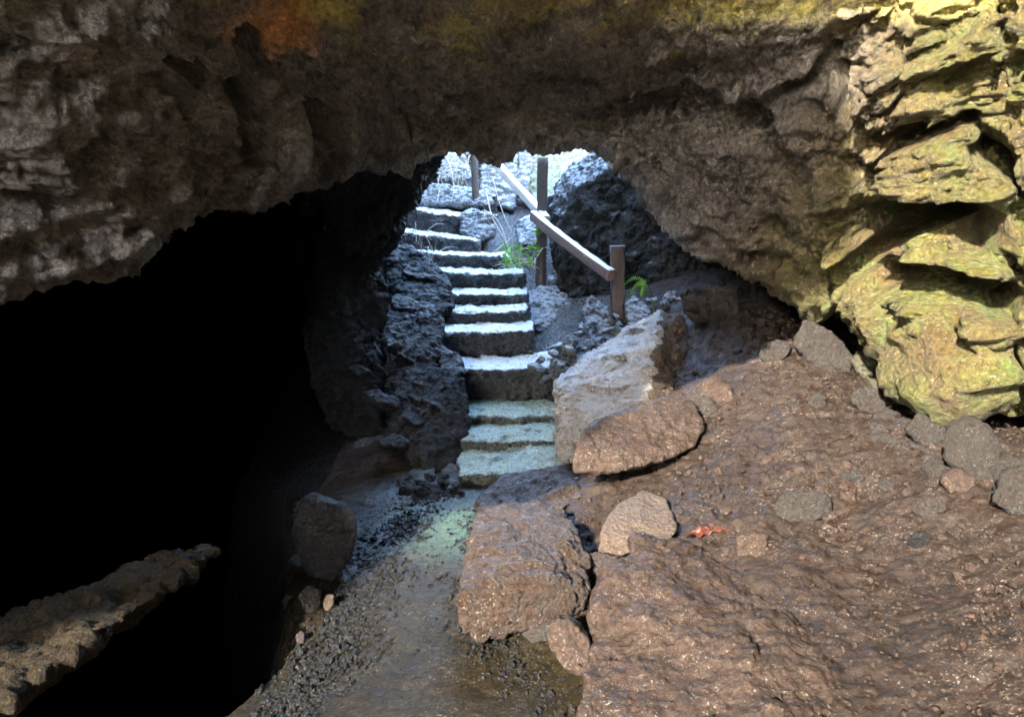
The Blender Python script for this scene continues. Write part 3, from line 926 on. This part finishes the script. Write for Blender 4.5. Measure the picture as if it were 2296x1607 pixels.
R("rock", [(1812, 905, 4.1), (1825, 880, 4.18), (1848, 888, 4.15), (1850, 915, 4.05), (1832, 928, 4.0)], .1, 'grey', "small angular grey stone on the upper mud slope", "rock", .01, 1, .009, 9, snap=-.02)
R("rock", [(2045, 1140, 3.15), (2060, 1112, 3.25), (2105, 1118, 3.2), (2122, 1145, 3.1), (2090, 1165, 3.02)], .12, 'grey', "low grey rock with a pale tip left of the cut off boulder", "rock", .01, 3, .01, 8, snap=-.02)
R("rock", [(2040, 1215, 2.95), (2050, 1195, 3.0), (2075, 1195, 3.0), (2088, 1212, 2.94), (2068, 1232, 2.88)], .08, 'dark', "dark pitted lump stuck in the mud slope", "rock", .009, 1, .014, 12, .7, snap=-.02)
R("rock", [(2030, 960, 3.85), (2060, 925, 4.0), (2110, 950, 3.9), (2130, 1000, 3.7), (2085, 1010, 3.7)], .2, 'grey', "tilted grey stone left of the big rounded boulder", "rock", .012, 2, .014, 8, snap=-.02)
R("rock", [(2110, 1075, 3.35), (2140, 1045, 3.42), (2190, 1075, 3.3), (2180, 1105, 3.2), (2130, 1100, 3.22)], .14, 'tan', "brown stone below the big rounded boulder", "rock", .011, 3, .012, 8, snap=-.02)

# left of the path
R("boulder", [(658, 1150, 3.45), (690, 1115, 3.55), (790, 1145, 3.5), (798, 1190, 3.35), (790, 1240, 3.2), (745, 1300, 3.05), (690, 1290, 3.07), (665, 1220, 3.25)], .3, 'dark', "upright dark boulder standing in shadow left of the path", "boulder", .011, 3, .016, 6, snap=-.02)
R("rock", [(668, 1335, 2.98), (690, 1312, 3.05), (716, 1320, 3.02), (716, 1355, 2.9), (690, 1372, 2.85)], .1, 'grey', "grey fist sized rock below the upright dark boulder", "rock", .009, 3, .009, 9, snap=-.02)
R("pebble", [(630, 1345, 2.95), (642, 1326, 3.0), (660, 1335, 2.98), (658, 1362, 2.9), (640, 1366, 2.88)], .06, 'grey', "small grey pebble leftmost in the row under the dark boulder", "pebble", .007, 4, .005, 9, snap=-.02)
R("pebble", [(724, 1355, 2.92), (730, 1332, 2.98), (748, 1330, 2.98), (748, 1350, 2.92), (736, 1366, 2.88)], .06, 'ochre', "small orange pebble right of the grey fist sized rock", "pebble", .006, 4, .004, 9, snap=-.02)
R("pebble", [(662, 1425, 2.72), (675, 1410, 2.76), (684, 1420, 2.74), (682, 1440, 2.68), (668, 1442, 2.67)], .05, 'red', "small red pebble on the dark gravel edge", "pebble", .006, 3, .004, 9, snap=-.02)

# left of the stairs
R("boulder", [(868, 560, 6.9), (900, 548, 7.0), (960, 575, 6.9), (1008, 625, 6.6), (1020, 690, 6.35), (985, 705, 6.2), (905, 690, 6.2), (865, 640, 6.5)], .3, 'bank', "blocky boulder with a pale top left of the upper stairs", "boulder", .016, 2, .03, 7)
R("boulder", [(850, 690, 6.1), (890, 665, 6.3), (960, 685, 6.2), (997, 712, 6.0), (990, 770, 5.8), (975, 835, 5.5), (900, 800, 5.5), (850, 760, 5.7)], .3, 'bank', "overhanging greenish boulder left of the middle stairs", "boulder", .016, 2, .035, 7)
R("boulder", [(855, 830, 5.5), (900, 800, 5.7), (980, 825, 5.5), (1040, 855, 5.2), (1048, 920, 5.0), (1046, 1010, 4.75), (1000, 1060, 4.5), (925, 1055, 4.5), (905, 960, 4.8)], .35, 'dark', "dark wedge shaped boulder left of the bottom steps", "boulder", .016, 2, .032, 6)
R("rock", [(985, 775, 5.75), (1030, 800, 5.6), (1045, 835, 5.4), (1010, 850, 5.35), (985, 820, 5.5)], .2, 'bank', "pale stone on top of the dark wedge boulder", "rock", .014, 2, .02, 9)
for q, lab in (([(780, 825, 5.2), (800, 815, 5.25), (830, 832, 5.2), (800, 842, 5.12)], "highest stone chip on the shadowed left bank"),
               ([(815, 880, 5.0), (850, 875, 5.05), (900, 900, 4.95), (890, 912, 4.88), (840, 900, 4.9)], "long stone sliver on the shadowed left bank"),
               ([(905, 935, 4.85), (930, 932, 4.88), (955, 945, 4.82), (930, 955, 4.75)], "bluish stone chip beside the dark wedge boulder"),
               ([(845, 985, 4.65), (880, 975, 4.7), (920, 990, 4.62), (900, 1005, 4.55), (860, 1000, 4.55)], "lowest stone flake on the shadowed left bank")):
    R("rock", q, .14, 'spur', lab, "rock", .012, 1, .015, 10)
R("rock", [(915, 1065, 4.45), (935, 1045, 4.55), (975, 1050, 4.5), (975, 1075, 4.38), (935, 1085, 4.32)], .12, 'bank', "green tinged flat stone below the dark wedge boulder", "rock", .012, 2, .014, 9)
R("rock", [(985, 1060, 4.45), (1010, 1040, 4.55), (1040, 1050, 4.5), (1038, 1090, 4.3), (1000, 1095, 4.28)], .12, 'bank', "bluish stone at the left end of the bottom step", "rock", .012, 2, .014, 9)

# shaft rocks
R("boulder", [(1234, 500, 7.65), (1237, 450, 7.7), (1268, 395, 7.75), (1335, 338, 7.8), (1395, 330, 7.5), (1262, 500, 7.2), (1285, 430, 7.2), (1395, 365, 7.1), (1470, 380, 7.0), (1560, 520, 6.9), (1660, 640, 6.8), (1245, 560, 7.5), (1265, 700, 7.15), (1480, 690, 6.8)],
  1.0, 'block', "huge dark block leaning right of the stairs with a sunlit left edge", "boulder", .022, 2, .05, 4.5, .6)
R("boulder", [(1165, 345, 9.6), (1205, 325, 9.6), (1205, 400, 9.2), (1180, 440, 9.0), (1160, 420, 9.2)], .4, 'shaft', "bright white rock between the upper rail and middle post", "boulder", .02, 1, .03, 6)
R("boulder", [(1205, 340, 9.3), (1290, 315, 9.3), (1345, 320, 9.2), (1330, 400, 8.8), (1250, 470, 8.3), (1200, 460, 8.5), (1185, 430, 8.9)], .6, 'moss', "mossy rock behind the middle handrail post", "boulder", .02, 3, .04, 5)
R("boulder", [(1075, 350, 9.5), (1160, 345, 9.5), (1165, 420, 9.2), (1150, 470, 8.9), (1080, 450, 9.0)], .4, 'shaft', "dark rock behind the upper end of the handrail", "boulder", .02, 2, .03, 6)
R("rock", [(1155, 505, 8.1), (1185, 482, 8.2), (1205, 490, 8.1), (1205, 550, 7.8), (1165, 550, 7.8)], .25, 'shaft', "pale topped rock left of the middle handrail post", "rock", .016, 2, .02, 7)
R("rock", [(1035, 480, 8.15), (1060, 470, 8.25), (1100, 480, 8.2), (1106, 530, 7.95), (1070, 540, 7.85), (1035, 520, 7.95)], .25, 'shaft', "root covered block at the right end of the top steps", "rock", .014, 2, .028, 10, .7)
R("rock", [(1168, 660, 7.05), (1210, 645, 7.2), (1270, 655, 7.15), (1285, 700, 6.9), (1270, 760, 6.6), (1175, 735, 6.6)], .35, 'shaft', "square stone block carrying the middle handrail post", "rock", .016, 2, .025, 7)
R("rock", [(1228, 625, 7.4), (1245, 605, 7.5), (1262, 635, 7.4), (1258, 665, 7.2), (1232, 660, 7.2)], .2, 'shaft', "pale stone right of the foot of the middle post", "rock", .014, 2, .02, 9)
R("rock", [(950, 345, 9.2), (985, 330, 9.3), (1040, 350, 9.2), (1060, 400, 8.9), (1000, 410, 8.9), (950, 390, 9.0)], .4, 'shaft', "pale rock hung with dry grass at the head of the stairs", "rock", .018, 2, .03, 7)
R("rock", [(930, 425, 8.7), (960, 410, 8.8), (1010, 425, 8.7), (1100, 430, 8.7), (1105, 460, 8.5), (930, 460, 8.5)], .3, 'shaft', "rough ledge stone above the top step", "rock", .016, 2, .03, 8)
R("rock", [(1305, 700, 6.4), (1325, 665, 6.6), (1362, 690, 6.5), (1365, 760, 6.15), (1330, 780, 6.1)], .25, 'shaft', "greenish stone left of the squared handrail post", "rock", .014, 2, .024, 8)
R("rock", [(1400, 690, 6.2), (1420, 665, 6.35), (1460, 695, 6.2), (1470, 720, 6.0), (1410, 740, 5.95)], .2, 'shaft', "pale lumpy rock right of the squared handrail post", "rock", .013, 1, .024, 9)

# ---------------- loose stones (copies of six shapes)
protos = []
for k in range(6):
    rr = np.random.default_rng(50 + k)
    P = rr.normal(size=(16, 3))
    P /= np.linalg.norm(P, axis=1)[:, None]
    P *= np.array([1, .8, .62])
    me, base = hull_mesh("stone", [Vector(p) for p in P], M['shaft'], .09, 1, .06, 1.6, 60 + k, .5)
    V = np.empty(len(me.vertices) * 3)
    me.vertices.foreach_get("co", V)
    V = V.reshape(-1, 3)
    V[:, 2] -= V[:, 2].max() / 2
    me.vertices.foreach_set("co", V.ravel())
    protos.append(me)
proto_mats = {}


def stone(p, r, mat, label, group, name="stone"):
    key = (random.randrange(6), mat)
    if key not in proto_mats:
        me = protos[key[0]].copy()
        me.materials.clear()
        me.materials.append(M[mat])
        proto_mats[key] = me
    o = link(name, proto_mats[key], p)
    o.scale = (r * random.uniform(.8, 1.25), r * random.uniform(.8, 1.25), r * random.uniform(.8, 1.2))
    o.rotation_euler = (random.uniform(-.5, .5), random.uniform(-.5, .5), random.uniform(0, 6.28))
    tag(o, label, "stone", group)
    return o


for i in range(46):                                   # heap right of the steps
    f = random.random()
    px_, py_ = 1215 + 165 * f + random.uniform(-18, 28), 845 - 120 * f + random.uniform(-38, 38)
    p = at(px_, py_, 5.55 + .55 * f + random.uniform(-.1, .1))
    stone(p, random.uniform(.035, .11), 'shaft', "small bluish stone in the rubble heap between the steps and the pale boulder", "rubble heap stones")
for i in range(50):                                   # under the wall, far right
    px_ = random.uniform(1960, 2296)
    p = on_ground(px_, 950 + (px_ - 1960) * .38 + random.uniform(-30, 60))
    stone(p + Vector((0, 0, .01)), random.uniform(.03, .09), 'grey', "loose grey stone at the foot of the right wall", "stones along the right wall")
for i in range(120):                                   # on the slope
    f = random.random()
    p = on_ground(random.uniform(1540, 1760) + 330 * f, 740 + 430 * f + random.uniform(-40, 40))
    stone(p, random.uniform(.010, .05), random.choice(['tan', 'grey', 'mud', 'tan']), "little stone scattered on the brown mud slope", "stones on the mud slope")
for i in range(26):                                   # foot of the left boulders
    p = at(random.uniform(900, 1050), random.uniform(1050, 1125), random.uniform(4.1, 4.45))
    p.z = ground_z(np.array([p.x]), np.array([p.y]))[0] + .015
    stone(p, random.uniform(.025, .06), 'dark', "dark stone in the pile at the left foot of the stairs", "dark stones at the stair foot")
for i in range(20):                                   # back ridge
    p = at(random.uniform(1440, 1680), random.uniform(650, 690), random.uniform(5.9, 6.2))
    stone(p, random.uniform(.03, .07), 'shaft', "small pale stone along the back ridge of the mound", "stones on the back ridge")

# gravel along the path: nobody could count it
bmi = bmesh.new()
bmesh.ops.create_icosphere(bmi, subdivisions=1, radius=1)
IV = np.array([tuple(v.co) for v in bmi.verts])
IF = np.array([[v.index for v in f.verts] for f in bmi.faces])
bmi.free()
rg = np.random.default_rng(5)
pts = []
for _ in range(9500):
    Y = rg.uniform(1.8, 4.2)
    if rg.random() < .72:
        X0 = np.interp(Y, [1.8, 2.2, 2.75, 3.84, 4.2], [-.88, -.80, -.70, -.60, -.45]) + rg.normal() * .085
    else:
        X0 = np.interp(Y, [1.8, 2.2, 2.75, 3.2, 4.2], [.30, .18, -.12, -.14, -.1]) + rg.normal() * .075
    pts.append((X0, Y, rg.lognormal(math.log(.0052), .45)))
for _ in range(700):
    pts.append((rg.uniform(-.6, .25), rg.uniform(1.8, 4.2), rg.lognormal(math.log(.004), .5)))
pts = np.array(pts)
gz = ground_z(pts[:, 0], pts[:, 1])
AV, AF = [], []
for i, (X0, Y0, r0) in enumerate(pts):
    r0 = min(r0, .018)
    sc = r0 * rg.uniform(.6, 1.3, 3)
    th = rg.uniform(0, 6.28)
    v = IV * (1 + .25 * rg.normal(size=(len(IV), 1))) * sc
    c, s = math.cos(th), math.sin(th)
    v = np.stack([v[:, 0] * c - v[:, 1] * s, v[:, 0] * s + v[:, 1] * c, v[:, 2]], 1) + (X0, Y0, gz[i] + r0 * .2)
    AV.append(v)
    AF.append(IF + i * len(IV))
tag(link("gravel", np_mesh("gravel", np.concatenate(AV), np.concatenate(AF), M['pebble'], False)), "dark wet gravel along the edges of the muddy path", "gravel", kind="stuff")


def grit(name, pts, mat, label, sink=.2):
    pts = np.array(pts)
    gz_ = ground_z(pts[:, 0], pts[:, 1])
    fl_ = np.stack([pts[:, 0], pts[:, 1], 0 * gz_], 1)
    gz_ = gz_ + .045 * fbm(fl_ * 1.5, 3, 70) + .010 * ridged(fl_ * np.array([3.3, 5, 1]), 4, 71) + .010 * fbm(fl_ * 13, 4, 72)
    A_, B_ = [], []
    for i, (X0, Y0, r0) in enumerate(pts):
        sc = r0 * rg.uniform(.6, 1.4, 3) * np.array([1, 1, .75])
        th = rg.uniform(0, 6.28)
        v = IV * (1 + .3 * rg.normal(size=(len(IV), 1))) * sc
        c, s_ = math.cos(th), math.sin(th)
        A_.append(np.stack([v[:, 0] * c - v[:, 1] * s_, v[:, 0] * s_ + v[:, 1] * c, v[:, 2]], 1) + (X0, Y0, gz_[i] + .012 + r0 * sink))
        B_.append(IF + i * len(IV))
    tag(link(name, np_mesh(name, np.concatenate(A_), np.concatenate(B_), mat, False)), label, "grit", kind="stuff")


gpts = []
while len(gpts) < 5200:
    X0, Y0 = rg.uniform(.2, 3.0), rg.uniform(1.8, 5.4)
    if rg.random() < .35 + .9 * vnoise(np.array([[X0 * 1.6, Y0 * 1.6, 0.]]), 420)[0]:
        gpts.append((X0, Y0, min(.022, rg.lognormal(math.log(.0055), .55))))
grit("grit", gpts, M['tan'], "brown grit and crumbs strewn over the mud slope")

# ---------------- plants and scraps
def strands(name, lines, rad, mat, label, cat):
    """thin stems; each line a list of points"""
    V, F = [], []
    for ln in lines:
        ln = np.array([tuple(p) for p in ln])
        t = np.linspace(0, len(ln) - 1, 9)
        C = catmull(ln, t)
        T = np.gradient(C, axis=0)
        T /= np.linalg.norm(T, axis=1)[:, None] + 1e-9
        a = np.cross(T, np.array([.3, .5, .81]))
        a /= np.linalg.norm(a, axis=1)[:, None] + 1e-9
        b = np.cross(T, a)
        o0 = len(V)
        r = rad * random.uniform(.6, 1.3)
        for i in range(len(C)):
            rr = r * (1 - .6 * i / (len(C) - 1))
            for j in range(4):
                an = j * math.pi / 2
                V.append(C[i] + rr * (math.cos(an) * a[i] + math.sin(an) * b[i]))
        for i in range(len(C) - 1):
            for j in range(4):
                F.append((o0 + i * 4 + j, o0 + i * 4 + (j + 1) % 4, o0 + (i + 1) * 4 + (j + 1) % 4, o0 + (i + 1) * 4 + j))
    V = np.array(V)
    base = V[np.argmin(V[:, 2])].copy()
    return tag(link(name, np_mesh(name, V - base, np.array(F), M[mat]), tuple(base)), label, cat)


def tuft(px0, px1, py0, py1, Y, nst, ln):
    L_ = []
    for _ in range(nst):
        p = at(random.uniform(px0, px1), random.uniform(py0, py1), Y + random.uniform(-.2, .2))
        dx, dy, dz = random.gauss(0, ln * .45), random.gauss(-.05, ln * .3), random.gauss(.1 * ln, ln * .4)
        L_.append([p, p + Vector((dx * .5, dy * .5, dz * .7 + .02)), p + Vector((dx, dy, dz))])
    return L_


strands("dry_grass", tuft(955, 1050, 345, 430, 8.75, 70, .28), .0055, 'straw', "tangle of dry straw at the head of the stairs", "dry grass")
strands("dry_grass", tuft(875, 985, 515, 610, 7.1, 45, .22), .005, 'straw', "dry straw on the left bank beside the upper steps", "dry grass")
strands("dry_grass", tuft(1130, 1205, 560, 610, 7.25, 45, .2), .0045, 'straw', "dry straw beneath the green weeds by the middle post", "dry grass")
strands("dry_vine", [[at(1090, 430, 8.3), at(1105, 490, 8.0), at(1135, 540, 7.7)], [at(1105, 400, 8.4), at(1125, 470, 8.1), at(1148, 520, 7.8)], [at(990, 335, 8.6), at(1012, 380, 8.4), at(1018, 440, 8.2)],
                     [at(1085, 470, 8.1), at(1120, 500, 7.9), at(1140, 560, 7.6)], [at(1090, 575, 7.5), at(1120, 555, 7.5), at(1150, 530, 7.6)]], .006, 'straw', "thin dry vines hanging beside the top steps", "vine")


def leafy(name, leaves, mat, label, cat, stems=()):
    """leaves: (base point, direction, length, width)"""
    root_p = leaves[0][0] if not stems else stems[0][0]
    root = empty(name, root_p)
    tag(root, label, cat)
    V, F = [], []
    for (b, dr, ln, wd) in leaves:
        dr = Vector(dr).normalized()
        sd = dr.cross(Vector((.2, -.9, .4))).normalized()
        up = sd.cross(dr)
        o0 = len(V)
        for f, ww in ((0, .08), (.25, .8), (.55, 1), (.8, .6), (1, .02)):
            c = b + dr * ln * f - up * ln * .25 * f * f + Vector((0, 0, -ln * .2 * f * f))
            for s in (-1, 0, 1):
                V.append(tuple(c + sd * s * wd * ww / 2 + up * (abs(s) * .12 * wd)))
        for i in range(4):
            for j in range(2):
                F.append((o0 + i * 3 + j, o0 + i * 3 + j + 1, o0 + i * 3 + j + 4, o0 + i * 3 + j + 3))
    V = np.array(V) - np.array(tuple(root_p))
    link("foliage", np_mesh("foliage", V, np.array(F), M[mat]), (0, 0, 0), root)
    if stems:
        st = strands("stem", stems, .006, 'leaf', None, None)
        st.parent = root
        st.location = st.location - root.location
    return root


lv = []
for i in range(90):
    b = at(random.uniform(1125, 1200), random.uniform(552, 600), 7.2 + random.uniform(-.15, .15))
    lv.append((b, (random.gauss(0, 1), random.gauss(-.4, .6), random.gauss(.4, .6)), random.uniform(.03, .085), random.uniform(.012, .03)))
leafy("green_weed", lv, 'leaf', "green weeds growing at the stair edge by the middle post", "plant")
lv = []
for i in range(14):
    b = at(random.uniform(1203, 1213), random.uniform(500, 560), 7.22)
    lv.append((b, (random.gauss(-.6, .6), -.3, random.gauss(.2, .6)), random.uniform(.03, .06), .02))
leafy("creeper", lv, 'leaf', "small green creeper climbing the middle handrail post", "plant")
frond = [at(1468, 705, 6.0), at(1460, 668, 5.98), at(1446, 632, 5.95), at(1422, 622, 5.92), at(1398, 640, 5.9)]
fr2 = [at(1446, 632, 5.95), at(1434, 634, 5.93), at(1420, 648, 5.9), at(1412, 668, 5.88)]
fr3 = [at(1446, 632, 5.95), at(1444, 644, 5.94), at(1440, 655, 5.93), at(1438, 664, 5.92)]
lv = []
for fr_, m0 in ((frond, 2.0), (fr2, 0.3), (fr3, 0.3)):
    A_ = np.array([tuple(p) for p in fr_])
    for t in np.linspace(m0, len(A_) - 1, 13):
        c = Vector(catmull(A_, np.array([t]))[0])
        c2 = Vector(catmull(A_, np.array([min(t + .1, len(A_) - 1.001)]))[0])
        tg = (c2 - c).normalized() if (c2 - c).length > 1e-5 else Vector((-1, 0, 0))
        for s in (-1, 1):
            side = tg.cross(Vector((0, -1, 0))).normalized() * s
            lv.append((c, side + tg * .6 + Vector((0, -.2, 0)), .034 * (1.08 - t / (len(A_) - 1) * .75), .009))
leafy("fern", lv, 'leaf', "bright green fern sprig beside the squared handrail post", "fern", [frond, fr2, fr3])

# red scrap: crumpled sheet
p = on_ground(1605, 1205)
gx, gy = np.meshgrid(np.linspace(-1, 1, 26), np.linspace(-1, 1, 18))
u, v = gx.ravel(), gy.ravel()
ed = 1 + .25 * vnoise(np.stack([u * 2, v * 2, 0 * u], 1), 300)
V = np.stack([u * .11 * ed + .04 * v, v * .045 * ed + .02 * u, .02 + .03 * fbm(np.stack([u * 3, v * 2, 0 * u], 1), 3, 301)], 1)
tag(link("red_scrap", np_mesh("red_scrap", V, grid_faces(18, 26), M['cloth']), (p.x, p.y, p.z + .02)), "crumpled red scrap lying on the mud beside the orange boulder", "litter")
p = on_ground(1290, 1085)
o = beam("stub", p + Vector((-.03, 0, .03)), p + Vector((.02, .012, .03)), .009, .009, 'white', None, 1, seg=4, k=9)
tag(o, "white stub lying on the flat brown slab", "litter")
